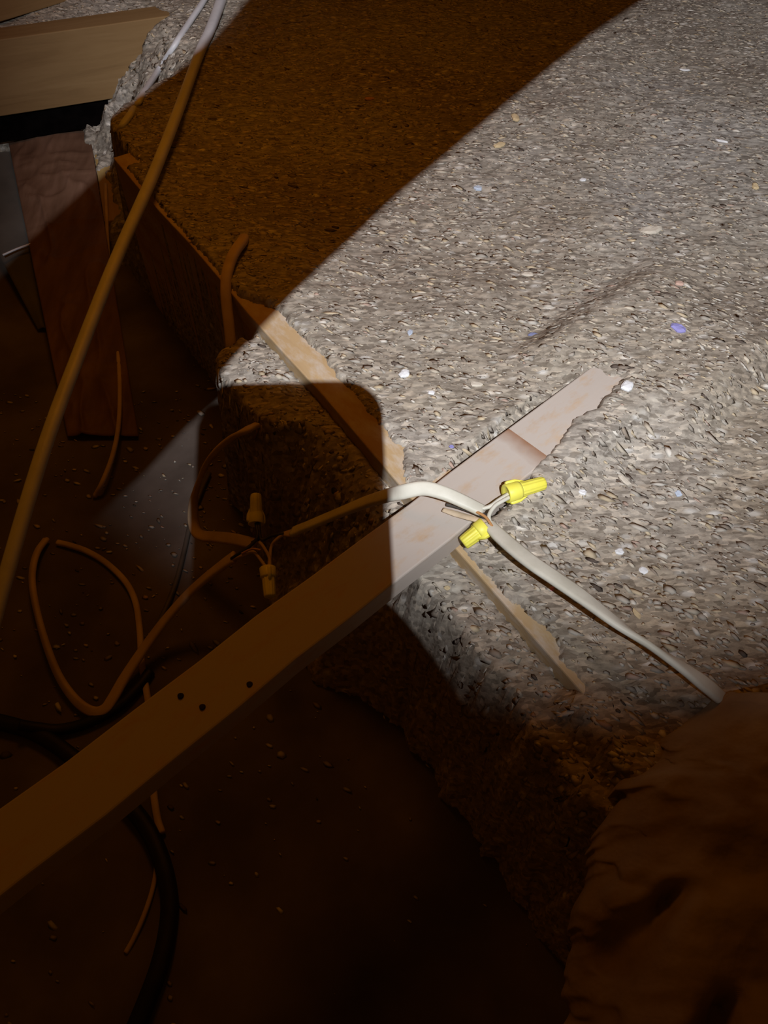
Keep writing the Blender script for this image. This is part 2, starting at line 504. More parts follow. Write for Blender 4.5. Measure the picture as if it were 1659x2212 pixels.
o = flake_mesh('fleck_cover', np.stack([x, y, z + 0.0003], -1), size, cols, 0.035, M['fleck'], fill, drape=True)
tag(o, 'pale paper flecks and fibres lying through the grey fill', kind='stuff')

# thin litter on the bare boarding
x, y, z = scatter(5200, -0.62, 0.25, -0.06, 1.1, -0.5, 0.02)
m_ = rng.random(len(x)) < np.clip(1.25 - 3.0 * np.hypot(x + 0.17, y - 0.47), 0.10, 1)
m_ &= ~((x < -0.22 - 0.0) & (y > 0.62))
x, y = x[m_], y[m_]; n = len(x)
size = np.clip(rng.lognormal(math.log(0.0015), 0.5, n), 0.0006, 0.005)
cols = PAL[rng.choice(len(PAL), n, p=PRB)] * rng.uniform(0.7, 1.1, (n, 1))
o = flake_mesh('litter', np.stack([x, y, np.full(n, 0.0008)], -1), size, cols, 0.2, M['fleck'])
tag(o, 'thin litter of pale flecks on the dark boarding', 'litter', kind='stuff')


# ------------------------------------------------------------------ timber
def timber(name, p0, p1, wdir, width, thick, mat, bevel=0.0012, parent=None, cuts=1):
    """p0-p1: centre line of the upper face; wdir: direction across that face; local X along the grain"""
    p0, p1 = Vector(p0), Vector(p1)
    X = (p1 - p0).normalized()
    Y = Vector(wdir); Y = (Y - X * Y.dot(X)).normalized()
    Z = X.cross(Y)
    if Z.z < 0:
        Y = -Y; Z = -Z
    Lh = (p1 - p0).length / 2
    bm = bmesh.new()
    bmesh.ops.create_cube(bm, size=1.0)
    for vv in bm.verts:
        vv.co = Vector((vv.co.x * 2 * Lh, vv.co.y * width, (vv.co.z - 0.5) * thick))
    if bevel:
        bmesh.ops.bevel(bm, geom=bm.edges[:], offset=bevel, segments=2, affect='EDGES', profile=0.5)
    ln = [e for e in bm.edges if abs((e.verts[0].co - e.verts[1].co).x) > Lh]
    if cuts > 1:
        bmesh.ops.subdivide_edges(bm, edges=ln, cuts=cuts, use_grid_fill=True)
        for vv in bm.verts:
            vv.co.y += 0.0006 * math.sin(vv.co.x * 31 + 1) + 0.0004 * math.sin(vv.co.x * 83)
            vv.co.z += 0.0005 * math.sin(vv.co.x * 23)
    o = from_bm(name, bm, mat, None, smooth=False)
    mw = Matrix(((X.x, Y.x, Z.x, 0), (X.y, Y.y, Z.y, 0), (X.z, Y.z, Z.z, 0), (0, 0, 0, 1)))
    mid = (p0 + p1) / 2
    o.matrix_world = Matrix.Translation(mid) @ mw
    return o


def v3(p, z):
    return Vector((p[0], p[1], z))


jc = JA + JN * 0.019
o = timber('joist', v3(jc - JD * 0.33, JTOP), v3(jc + JD * 0.45, JTOP), (JN[0], JN[1], 0), 0.038, JTOP, M['pale_pine'], cuts=12)
tag(o, 'pale ceiling joist running diagonally, mostly buried in grey insulation under the strip', 'joist')

strip = timber('furring_strip', v3(BC - BD * 0.52, 0.206), v3(BC + BD * 0.262, 0.206), (BN[0], BN[1], 0), 0.0378, 0.0185, M['strip'], cuts=18)
tag(strip, 'dusty wooden furring strip lying across the joist, far end buried', 'board')
Rb = 0.0 + (0.262 - 0.52) / 2      # local x = r - Rb


def strip_local(u, v, z=0.206):
    p = at(u, v, z)
    r = (p.x - BC[0]) * BD[0] + (p.y - BC[1]) * BD[1]; q = (p.x - BC[0]) * BN[0] + (p.y - BC[1]) * BN[1]
    return p, r, q


def disc(name, p, r1, r2, hgt, mat, parent, ang=0.0, nseg=14):
    bm = bmesh.new()
    rings = []
    for k, (f, z) in enumerate(((1.0, -0.001), (1.0, hgt * 0.5), (0.8, hgt), (0.35, hgt * 0.7))):
        rings.append([bm.verts.new((p.x + (r1 * f * math.cos(a) * math.cos(ang) - r2 * f * math.sin(a) * math.sin(ang)) * (1 + 0.06 * math.sin(3 * a)),
                                    p.y + (r1 * f * math.cos(a) * math.sin(ang) + r2 * f * math.sin(a) * math.cos(ang)) * (1 + 0.06 * math.sin(3 * a)), p.z + z))
                      for a in [2 * math.pi * i / nseg for i in range(nseg)]])
    for a_, b_ in zip(rings, rings[1:]):
        for i in range(nseg):
            bm.faces.new((a_[i], a_[(i + 1) % nseg], b_[(i + 1) % nseg], b_[i]))
    bm.faces.new(rings[-1])
    o = from_bm(name, bm, mat)
    o.parent = parent
    o.matrix_parent_inverse = parent.matrix_world.inverted()
    return o


bpy.context.view_layer.update()
for (u, v) in ((390, 1503), (437, 1527), (539, 1478)):
    o = disc('nail_head', strip_local(u, v, 0.2062)[0], 0.0017, 0.0017, 0.0004, M['hole'], strip)
    o['label'] = 'dark sunken nail head'
o = disc('knot', strip_local(770, 1226, 0.2060)[0], 0.0064, 0.0022, 0.00035, M['knot'], strip, math.atan2(BD[1], BD[0]))
o['label'] = 'dark oval knot'

# far joists
hn = Vector((HN[0], HN[1], 0))
p0, p1 = v3(HA - HD * 0.75, 0.193) + hn * 0.019, v3(HA + HD * 0.46, 0.193) + hn * 0.019
o = timber('joist', p0, p1, hn, 0.038, 0.089, M['pine'], cuts=10)
tag(o, 'warm brown joist standing on edge, its face clear above the black gap', 'joist')
bd2 = Vector((BD[0], BD[1], 0)); bn2 = Vector((BN[0], BN[1], 0))
a0 = Vector((-0.489, 1.084, 0.286))
o = timber('joist', a0 - bd2 * 0.6 + bn2 * 0.019, a0 + bd2 * 0.75 + bn2 * 0.019, bn2, 0.038, 0.089, M['pine'], cuts=10)
tag(o, 'warm brown joist cut off by the top left corner of the picture', 'joist')

# ------------------------------------------------------------------ open bay, far left: kraft paper, steel, lath
def sheet(name, c00, c10, c01, c11, nu, nv, hfun, mat, thick=0.0012, parent=None):
    bm = bmesh.new()
    g = []
    for i in range(nu + 1):
        row = []
        for j in range(nv + 1):
            a, b_ = i / nu, j / nv
            p = (c00 * (1 - a) + c10 * a) * (1 - b_) + (c01 * (1 - a) + c11 * a) * b_
            row.append(bm.verts.new((p.x, p.y, p.z + hfun(p.x, p.y, a, b_))))
        g.append(row)
    fs = []
    for i in range(nu):
        for j in range(nv):
            fs.append(bm.faces.new((g[i][j], g[i + 1][j], g[i + 1][j + 1], g[i][j + 1])))
    ex = bmesh.ops.extrude_face_region(bm, geom=fs)
    for e in ex['geom']:
        if isinstance(e, bmesh.types.BMVert):
            e.co.z -= thick
    return from_bm(name, bm, mat, parent)


def crease(x, y, a, b_):
    h = 0.006
    wv = 0.0
    arr = np.array([x]), np.array([y])
    n1 = float(vnoise(arr[0] + 0.35 * arr[1], arr[1] * 0.5, 0.035, 21)[0])
    n2 = float(vnoise(arr[0], arr[1], 0.016, 22)[0])
    n3 = float(vnoise(arr[0] * 0.5, arr[1] - 0.3 * arr[0], 0.022, 23)[0])
    wv = 0.0048 * (1 - abs(n1)) ** 5 + 0.0035 * (1 - abs(n3)) ** 6 + 0.0008 * n2
    return h + wv * min(1, 6 * min(a, 1 - a) + 0.25)


o = sheet('kraft_paper', at(150, 950, 0.0), at(302, 950, 0.0), at(16, 288, 0.056), at(190, 255, 0.056), 44, 150, crease, M['kraft'])
tag(o, 'creased brown kraft paper strip lying in the open bay below the far joist', 'paper')

o = sheet('metal_strip', at(84, 716, 0.002), at(110, 716, 0.002), at(-120, 326, 0.050), at(20, 287, 0.050), 8, 60,
          lambda x, y, a, b_: 0.003 + 0.0035 * math.exp(-((a - 0.5) / 0.35) ** 2) + 0.0006 * math.sin(40 * b_), M['steel'])
tag(o, 'dull grey metal strip beside the brown paper at the left edge', 'metal strip')

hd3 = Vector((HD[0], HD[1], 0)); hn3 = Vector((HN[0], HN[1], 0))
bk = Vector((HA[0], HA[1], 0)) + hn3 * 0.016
o = timber('gap_shade_board', bk - hd3 * 0.6 + Vector((0, 0, 0.106)), bk + hd3 * 0.30 + Vector((0, 0, 0.106)), hn3, 0.012, 0.040, M['gap_shade'])  # added board, its black stands in for shade in the gap
tag(o, 'black board standing in for the shade in the gap below the far joist', 'board')

pA, pB = at(6, 551, 0.036), at(66, 527, 0.036)


# ------------------------------------------------------------------ cables
def spline(pts, per=8):
    P = [Vector(p) for p in pts]
    P = [P[0] * 2 - P[1]] + P + [P[-1] * 2 - P[-2]]
    out = []
    for i in range(1, len(P) - 2):
        a, b_, c, d = P[i - 1], P[i], P[i + 1], P[i + 2]
        for k in range(per):
            s = k / per
            out.append(0.5 * ((2 * b_) + (c - a) * s + (2 * a - 5 * b_ + 4 * c - d) * s * s + (3 * b_ - a - 3 * c + d) * s ** 3))
    out.append(P[-2])
    return out


def lerp_list(vals, n):
    m_ = len(vals) - 1
    r = []
    for i in range(n):
        f = i / (n - 1) * m_
        k = min(int(f), m_ - 1)
        r.append(vals[k] + (vals[k + 1] - vals[k]) * (f - k))
    return r


def tube(name, pts, wd, ht, mat, parent=None, roll=(0,), per=8, seg=12, groove=0.0, cap=True):
    """sweep an oval along a smooth line. wd/ht: full width (across, level) and height, numbers or lists"""
    C = spline(pts, per)
    n = len(C)
    W = lerp_list(list(wd) if isinstance(wd, (list, tuple)) else [wd, wd], n)
    H = lerp_list(list(ht) if isinstance(ht, (list, tuple)) else [ht, ht], n)
    RL = lerp_list(list(roll) if len(roll) > 1 else [roll[0], roll[0]], n)
    bm = bmesh.new()
    rings = []
    for i, c in enumerate(C):
        T = (C[min(i + 1, n - 1)] - C[max(i - 1, 0)]).normalized()
        side = T.cross(Vector((0, 0, 1)))
        if side.length < 1e-3:
            side = T.cross(Vector((0, 1, 0)))
        side.normalize()
        up = side.cross(T).normalized()
        rl = math.radians(RL[i])
        s2 = side * math.cos(rl) + up * math.sin(rl)
        u2 = up * math.cos(rl) - side * math.sin(rl)
        ring = []
        for k in range(seg):
            a = 2 * math.pi * k / seg
            ex = 0.75
            ca, sa = math.cos(a), math.sin(a)
            gx = math.copysign(abs(ca) ** ex, ca) * W[i] / 2
            gy = math.copysign(abs(sa) ** ex, sa) * H[i] / 2 * (1 - groove * math.exp(-(ca / 0.3) ** 2))
            ring.append(bm.verts.new(c + s2 * gx + u2 * gy))
        rings.append(ring)
    for a_, b_ in zip(rings, rings[1:]):
        for k in range(seg):
            bm.faces.new((a_[k], a_[(k + 1) % seg], b_[(k + 1) % seg], b_[k]))
    if cap:
        bm.faces.new(rings[0]); bm.faces.new(rings[-1])
    return from_bm(name, bm, mat, parent)


def cable_thing(name, label, base, cat='cable', group=None):
    e = empty(name, base)
    tag(e, label, cat, group)
    return e


# small bright wire scrap on the metal strip
o = tube('wire_scrap', [pA, (pA + pB) / 2 + Vector((0, 0, 0.0006)), pB], 0.0024, 0.0024, M['cool_pvc'])
tag(o, 'short bright wire scrap lying across the grey metal strip', 'wire')

# yellow lath at the foot of the slope
q0, q1 = at(196, 256, 0.058), at(218, 420, 0.036)
dd = (q1 - q0).normalized()
o = timber('lath', q0 - dd * 0.02 + Vector((0.016, 0, 0)), q1 + dd * 0.05 + Vector((0.018, 0, 0)), (1, 0, 0), 0.036, 0.011, M['lath'])
tag(o, 'yellowish lath between the brown paper and the insulation slope', 'board')

# long hanging cable, left
pts = [on(500, -60, 0.006), on(478, 0, 0.0065), on(455, 62, 0.007), on(432, 112, 0.009), on(385, 240, 0.013), atd(330, 380, 0.735), atd(250, 562, 0.675),
       atd(170, 765, 0.62), atd(92, 978, 0.575), atd(0, 1290, 0.535), atd(-70, 1560, 0.51), atd(-130, 1850, 0.50)]
o = tube('long_cable', pts, [0.0135, 0.0102, 0.0102, 0.0102], [0.012, 0.0098, 0.0098, 0.0098], M['cool_pvc'])
tag(o, 'long straight pale cable slung across the left side of the picture', 'cable')

# thinner white cable beside it, dipping once under the fluff
pts = [on(462, -40, 0.004), on(440, 2, 0.004), on(412, 44, 0.004), on(378, 96, 0.0045), on(340, 155, 0.004), on(303, 213, 0.0035), on(293, 228, -0.004),
       on(286, 240, 0.0), on(281, 248, 0.0035), on(266, 268, 0.002), on(256, 282, -0.006)]
o = tube('thin_white_cable', pts, 0.0072, 0.0062, M['cool_pvc'])
tag(o, 'thin bright white cable on the insulation at the top, partly dipping under', 'cable')

# stub of cable over the joist edge
pts = [on(528, 512, -0.004), at(523, 522, 0.200), at(505, 548, 0.200), at(492, 584, 0.197), at(488, 620, 0.190), at(490, 660, 0.180), at(496, 712, 0.165), at(500, 758, 0.150), at(502, 790, 0.13)]
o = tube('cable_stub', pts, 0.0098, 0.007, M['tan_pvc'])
tag(o, 'short bent tan cable stub in the shadow beside the joist', 'cable')

# ---- splice in the phone's shadow
spl1 = empty('junction_cable', at(560, 1175, 0.09))
spl1.location = at(600, 1155, 0.10)
tag(spl1, 'flat white cable joining the two wire splices, crossing over the strip', 'cable')
ptsA = [at(632, 1149, 0.112), at(660, 1138, 0.122), at(720, 1113, 0.148), at(790, 1085, 0.182), at(835, 1071, 0.205), at(868, 1063, 0.2175), at(915, 1055, 0.2225),
        at(958, 1065, 0.2225), at(1000, 1083, 0.2185), at(1042, 1104, 0.214)]
tube('sheath', ptsA, [0.0104, 0.0104, 0.0100, 0.0092, 0.0086], [0.0052, 0.0052, 0.0056], M['white_pvc'], spl1, roll=(10, 0, -25, -40, -20, 0), groove=0.22)
tube('torn_sheath_end', [at(648, 1148, 0.112), at(626, 1152, 0.108), at(600, 1155, 0.104)], [0.0098, 0.007, 0.002], [0.005, 0.003, 0.0012], M['tan_pvc'], spl1)
for k, (pp, mt) in enumerate(([[at(612, 1154, 0.107), at(595, 1168, 0.104), at(586, 1182, 0.10), at(583, 1205, 0.099), at(580, 1230, 0.098)], M['tan_pvc']],
                              [[at(612, 1152, 0.108), at(585, 1158, 0.104), at(566, 1166, 0.102), at(560, 1150, 0.104), at(556, 1128, 0.106)], M['dark_pvc']])):
    tube('conductor', pp, 0.0026, 0.0026, mt, spl1, seg=8)
# the other end, at the lit splice
tube('conductor', [at(1036, 1100, 0.215), at(1058, 1094, 0.216), at(1078, 1080, 0.215), at(1100, 1066, 0.213)], 0.0026, 0.0026, M['white_pvc'], spl1, seg=8)
tube('conductor', [at(1030, 1108, 0.213), at(1052, 1116, 0.214), at(1056, 1128, 0.2135), at(1046, 1142, 0.211)], 0.0026, 0.0026, M['dark_pvc'], spl1, seg=8)
o = tube('paper_filler', [at(957, 1101, 0.2095), at(985, 1110, 0.2105), at(1020, 1120, 0.213), at(1052, 1128, 0.2135)], [0.0035, 0.0048, 0.0042, 0.003], [0.0016, 0.002, 0.002], M['kraft_wrap'], spl1, seg=8)
o['label'] = 'cut end of tan paper filler'
tube('conductor', [at(964, 1090, 0.2085), at(990, 1096, 0.2105), at(1020, 1106, 0.213), at(1048, 1118, 0.214)], 0.0022, 0.0022, M['grey_pvc'], spl1, seg=8)

# cable from the lit splice out to the right
e = cable_thing('branch_cable', 'twisted flat white cable running from the lit splice into the fill at right', at(1070, 1150, 0.2))
ptsB = [at(1056, 1132, 0.2125), at(1072, 1150, 0.216), at(1105, 1180, 0.2205), at(1150, 1216, 0.2235), at(1200, 1250, 0.2245), at(1262, 1293, 0.2245), at(1330, 1345, 0.223),
        at(1385, 1383, 0.220), at(1432, 1414, 0.216), at(1485, 1450, 0.211), at(1530, 1484, 0.205), at(1556, 1506, 0.198), at(1590, 1535, 0.184)]
tube('sheath', ptsB, [0.0075, 0.0096, 0.0104, 0.0106, 0.0106, 0.0100, 0.0088, 0.0098, 0.0106, 0.0108, 0.0108], [0.0050, 0.0046], M['white_pvc'], e,
     roll=(0, 0, 6, 10, 14, 35, 62, 40, 12, 5, 0), groove=0.2)
tube('conductor', [at(1064, 1142, 0.2145), at(1056, 1116, 0.216), at(1068, 1094, 0.2165), at(1086, 1082, 0.2155), at(1108, 1070, 0.213)], 0.0026, 0.0026, M['white_pvc'], e, seg=8)
tube('conductor', [at(1066, 1146, 0.2145), at(1058, 1134, 0.2145), at(1050, 1138, 0.213), at(1040, 1150, 0.210)], 0.0026, 0.0026, M['dark_pvc'], e, seg=8)
o = tube('ground_wire', [at(1066, 1142, 0.2155), at(1050, 1118, 0.2165), at(1030, 1106, 0.216), at(1012, 1098, 0.214)], 0.0018, 0.0018, M['copper'], e, seg=8)

# cable from the shaded splice down to the left, looping
e = cable_thing('looped_cable', 'tan flat cable sweeping down from the shaded splice and looping at the left', at(505, 1204, 0.06))
ptsC = [at(506, 1203, 0.088), at(480, 1221, 0.078), at(440, 1252, 0.062), at(400, 1290, 0.047), at(350, 1348, 0.030), at(305, 1410, 0.019), at(268, 1466, 0.012), at(244, 1508, 0.009),
        at(226, 1532, 0.008), at(200, 1537, 0.007), at(165, 1514, 0.008), at(128, 1462, 0.010), at(100, 1392, 0.012), at(80, 1320, 0.014), at(70, 1262, 0.014), at(72, 1222, 0.012), at(82, 1190, 0.008), at(100, 1165, 0.004)]
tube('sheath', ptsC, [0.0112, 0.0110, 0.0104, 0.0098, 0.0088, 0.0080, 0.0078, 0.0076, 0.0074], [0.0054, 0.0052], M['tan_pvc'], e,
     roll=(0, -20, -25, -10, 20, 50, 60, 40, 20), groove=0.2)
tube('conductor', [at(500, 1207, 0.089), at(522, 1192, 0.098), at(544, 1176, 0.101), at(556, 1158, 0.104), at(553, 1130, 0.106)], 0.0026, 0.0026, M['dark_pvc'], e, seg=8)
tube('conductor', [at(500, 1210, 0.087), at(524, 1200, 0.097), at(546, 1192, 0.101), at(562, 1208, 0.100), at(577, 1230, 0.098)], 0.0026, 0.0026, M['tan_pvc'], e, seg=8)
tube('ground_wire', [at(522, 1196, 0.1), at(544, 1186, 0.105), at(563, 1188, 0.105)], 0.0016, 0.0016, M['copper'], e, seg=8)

# cable from the shaded splice up over the mound
e = cable_thing('curved_cable', 'tan cable curving from the shaded splice up over the fill edge', at(480, 1165, 0.05))
ptsD = [at(552, 1176, 0.094), at(528, 1170, 0.088), at(500, 1164, 0.078), at(465, 1160, 0.066), at(440, 1158, 0.058), at(424, 1148, 0.055), at(417, 1118, 0.062), at(421, 1070, 0.082),
        at(440, 1015, 0.112), at(466, 976, 0.138), at(500, 946, 0.160), at(535, 928, 0.172), at(556, 918, 0.160)]
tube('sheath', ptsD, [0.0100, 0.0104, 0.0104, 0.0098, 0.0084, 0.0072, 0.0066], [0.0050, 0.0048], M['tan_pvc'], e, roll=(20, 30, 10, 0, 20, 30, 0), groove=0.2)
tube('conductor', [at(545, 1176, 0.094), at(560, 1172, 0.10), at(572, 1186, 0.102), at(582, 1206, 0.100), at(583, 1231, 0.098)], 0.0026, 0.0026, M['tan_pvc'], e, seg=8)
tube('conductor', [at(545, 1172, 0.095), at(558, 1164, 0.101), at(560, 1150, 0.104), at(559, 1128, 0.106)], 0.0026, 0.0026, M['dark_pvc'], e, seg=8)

# wires lying on the boarding
pts = [on(452, 1022, 0.004), on(432, 1066, 0.006), on(414, 1120, 0.005), on(398, 1190, 0.004), on(382, 1252, 0.004), on(360, 1310, 0.004), on(330, 1372, 0.004)]
o = tube('thin_dark_wire', pts, 0.0046, 0.0046, M['grey_pvc'])
tag(o, 'thin dark grey wire running down beside the curved tan cable', 'wire')
pts = [on(124, 1172, 0.003), on(150, 1178, 0.004), on(190, 1192, 0.004), on(232, 1218, 0.004), on(272, 1258, 0.004), on(293, 1302, 0.004), on(302, 1362, 0.004), on(306, 1430, 0.004),
       on(316, 1490, 0.004), on(326, 1560, 0.004), on(330, 1640, 0.004), on(332, 1710, 0.004), on(340, 1768, 0.004), on(350, 1800, 0.004)]
o = tube('thin_brown_wire', pts, 0.0056, 0.0050, M['tan_pvc'])
tag(o, 'thin brown wire arching right and passing down under the strip', 'wire')
pts = [on(228, 398, 0.016), on(230, 460, 0.016), on(233, 530, 0.016), on(240, 640, 0.016), on(254, 750, 0.016), on(259, 840, 0.016), on(256, 920, 0.016), on(243, 985, 0.016), on(222, 1040, 0.016), on(205, 1072, 0.003)]
o = tube('faint_wire', pts, 0.0046, 0.0046, M['tan_pvc'])
tag(o, 'faint thin wire hanging down behind the long pale cable', 'wire')
pts = [on(-60, 1548, 0.006), on(0, 1560, 0.006), on(60, 1577, 0.006), on(110, 1602, 0.006), on(152, 1632, 0.006), on(205, 1672, 0.006), on(255, 1715, 0.006), on(290, 1752, 0.006), on(325, 1802, 0.006),
       on(352, 1868, 0.006), on(366, 1940, 0.006), on(362, 2010, 0.006), on(345, 2085, 0.006), on(318, 2160, 0.006), on(285, 2240, 0.006), on(250, 2330, 0.006)]
o = tube('black_cable', pts, 0.0125, 0.0120, M['black'])
tag(o, 'thick black cable passing under the strip and curving to the bottom', 'cable')
pts = [on(40, 1566, 0.015), on(80, 1572, 0.010), on(125, 1576, 0.005), on(175, 1566, 0.005), on(222, 1546, 0.005), on(265, 1518, 0.005), on(300, 1482, 0.005), on(325, 1450, 0.004)]
o = tube('thin_black_cable', pts, 0.0085, 0.0085, M['black'])
tag(o, 'thinner black cable branching up under the looped tan cable', 'cable')
pts = [on(334, 1842, 0.004), on(338, 1872, 0.004), on(330, 1920, 0.003), on(312, 1975, 0.003), on(290, 2025, 0.003), on(272, 2058, 0.002)]
o = tube('bent_wire', pts, 0.0034, 0.0034, M['tan_pvc'])
tag(o, 'very thin brown wire beside the black cable below the strip', 'wire')


# ------------------------------------------------------------------ wire nuts
def wire_nut(base, tip, label, spin=0.0, scale=1.0):
    base, tip = Vector(base), Vector(tip)
    L = (tip - base).length
    Z = (tip - base).normalized()
    X = Z.cross(Vector((0, 0, 1)));
    if X.length < 1e-3: X = Vector((1, 0, 0))
    X.normalize(); Y = Z.cross(X)
    X, Y = X * math.cos(spin) + Y * math.sin(spin), Y * math.cos(spin) - X * math.sin(spin)
    root = empty('wire_nut', base)
    tag(root, label, 'wire nut', 'yellow wire nuts')

    def lathe(name, prof, seg=24, ribs=0.0, nr=12):
        bm = bmesh.new(); rings = []
        for (r, h) in prof:
            ring = []
            for k in range(seg):
                a = 2 * math.pi * k / seg
                rr = r * scale * (1 - ribs * (0.5 + 0.5 * math.cos(a * nr)))
                ring.append(bm.verts.new(base + X * rr * math.cos(a) + Y * rr * math.sin(a) + Z * h * L))
            rings.append(ring)
        for a_, b_ in zip(rings, rings[1:]):
            for k in range(seg):
                bm.faces.new((a_[k], a_[(k + 1) % seg], b_[(k + 1) % seg], b_[k]))
        bm.faces.new(rings[-1]); bm.faces.new(rings[0])
        return from_bm(name, bm, M['yellow'], root)
    lathe('skirt', [(0.0040, 0.04), (0.0058, 0.0), (0.0064, 0.02), (0.0062, 0.30), (0.0057, 0.36)])
    lathe('body', [(0.0054, 0.34), (0.0051, 0.40), (0.0049, 0.70), (0.0046, 0.93), (0.0043, 0.98), (0.0034, 1.0)], 48, 0.09, 12)
    for sg in (1, -1):
        bm = bmesh.new()
        pr = [(0.0052, 0.05), (0.0074, 0.06), (0.0079, 0.12), (0.0076, 0.30), (0.0050, 0.52)]
        vs_ = []
        for dy in (-0.0013, 0.0013):
            vs_.append([bm.verts.new(base + X * sg * r * scale + Y * dy * scale + Z * h * L) for r, h in pr])
        bm.faces.new(vs_[0]); bm.faces.new(vs_[1])
        for k in range(5):
            bm.faces.new((vs_[0][k], vs_[0][(k + 1) % 5], vs_[1][(k + 1) % 5], vs_[1][k]))
        bmesh.ops.bevel(bm, geom=bm.edges[:], offset=0.0004, segments=1, affect='EDGES')
        from_bm('wing', bm, M['yellow'], root)
    return root


wire_nut(at(553, 1133, 0.104), at(553, 1068, 0.110), 'amber-lit yellow wire nut pointing up in the shadow, upper of the shaded two', 0.5)
wire_nut(at(578, 1226, 0.098), at(583, 1290, 0.094), 'amber-lit yellow wire nut pointing down beside the strip in the shadow', 1.3)
wire_nut(at(1092, 1067, 0.2135), at(1176, 1043, 0.2115), 'bright yellow wire nut at the far edge of the lit strip', 0.6)
wire_nut(at(1050, 1136, 0.2120), at(1000, 1174, 0.2050), 'bright yellow wire nut at the near edge of the lit strip', 0.2)


# ------------------------------------------------------------------ batt at lower right
def batt():
    # outline of its left/upper edge on the ground, near to far
    ed = [at(1195, 2330, 0.17), at(1212, 2150, 0.17), at(1235, 2040, 0.175), at(1262, 1925, 0.18), at(1285, 1830, 0.18), at(1312, 1750, 0.182), at(1335, 1690, 0.185), at(1372, 1668, 0.187), at(1400, 1640, 0.188),
          at(1432, 1592, 0.19), at(1468, 1560, 0.191), at(1500, 1532, 0.192), at(1538, 1505, 0.193), at(1580, 1504, 0.193), at(1640, 1512, 0.193), at(1760, 1530, 0.193), at(1900, 1560, 0.193)]
    E = spline(ed, 34)
    n = len(E)
    cen = Vector((0.42, -0.05, 0.19))
    nv = 60
    bm = bmesh.new(); g = []
    for i, p in enumerate(E):
        row = []
        for j in range(nv + 1):
            f = (j / nv) ** 1.5
            c = p.lerp(Vector((max(p.x, 0.12) + 0.30, p.y - 0.22 * (i / n), 0)), f)
            rise = 0.034 * (1 - math.exp(-f * 16)) + 0.030 * (1 - math.exp(-f * 3.0))
            xa, ya = np.array([c.x]), np.array([c.y])
            rag = float(0.0065 * vnoise(xa, ya, 0.012, 31)[0] + 0.0030 * vnoise(xa, ya, 0.005, 32)[0]) * math.exp(-f * 14)
            nz = float(0.010 * vnoise(xa, ya, 0.055, 33)[0] + 0.005 * vnoise(xa, ya, 0.020, 34)[0] + 0.0020 * vnoise(xa, ya, 0.007, 35)[0]) * (0.25 + 0.75 * min(1, f * 12))
            # two deep folds
            for (u0, v0, u1, v1, dep) in ((1505, 1895, 1405, 2020, 0.020), (1625, 2150, 1560, 2330, 0.02)):
                a_, b_ = at(u0, v0, 0.24), at(u1, v1, 0.24)
                ab = Vector((b_.x - a_.x, b_.y - a_.y)); ap = Vector((c.x - a_.x, c.y - a_.y))
                tt = max(0, min(1, ap.dot(ab) / ab.length_squared))
                dst = (ap - ab * tt).length
                nz -= dep * math.exp(-(dst / (0.004 + 0.006 * tt)) ** 2)
            base = 0.165 if j == 0 else p.z + rise + nz
            row.append(bm.verts.new((c.x + rag, c.y + rag * 0.6, base)))
        g.append(row)
    for i in range(n - 1):
        for j in range(nv):
            bm.faces.new((g[i][j], g[i + 1][j], g[i + 1][j + 1], g[i][j + 1]))
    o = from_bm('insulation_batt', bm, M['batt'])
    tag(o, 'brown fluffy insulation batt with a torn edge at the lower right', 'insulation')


batt()


# ------------------------------------------------------------------ scraps on the fill
def scrap(u, v, wpx, hpx, ang, mat, name, label, cat, seed, lift=0.0012, thick=0.5):
    r = random.Random(seed)
    p = on(u, v, lift)
    d = (p - CAM).dot(FW)
    a, b_ = wpx * d / FPX / 2, hpx * d / FPX / 2 / 0.8
    hgt = min(a, b_) * thick
    bm = bmesh.new()
    n = 9
    ca, sa = math.cos(math.radians(-ang)), math.sin(math.radians(-ang))
    lo, hi, mid = [], [], []
    for k in range(n):
        t_ = 2 * math.pi * k / n + r.uniform(-.2, .2)
        f = r.uniform(0.72, 1.12)
        x_, y_ = a * f * math.cos(t_), b_ * f * math.sin(t_)
        X_, Y_ = x_ * ca - y_ * sa, x_ * sa + y_ * ca
        zz_ = r.uniform(-.15, .25) * hgt
        lo.append(bm.verts.new(p + Vector((X_, Y_, zz_ - 0.6 * hgt))))
        mid.append(bm.verts.new(p + Vector((X_ * 1.03, Y_ * 1.03, zz_ + 0.2 * hgt))))
        hi.append(bm.verts.new(p + Vector((X_ * 0.7, Y_ * 0.7, zz_ + hgt * r.uniform(.6, 1.0)))))
    for A_, B_ in ((lo, mid), (mid, hi)):
        for k in range(n):
            bm.faces.new((A_[k], A_[(k + 1) % n], B_[(k + 1) % n], B_[k]))
    cv = bm.verts.new(p + Vector((0, 0, hgt * r.uniform(.7, 1.1))))
    for k in range(n):
        bm.faces.new((hi[k], hi[(k + 1) % n], cv))
    bm.faces.new(lo)
    o = from_bm(name, bm, M[mat], None, smooth=False)
    tag(o, label, cat, 'scraps lying on the loose fill')
    return o


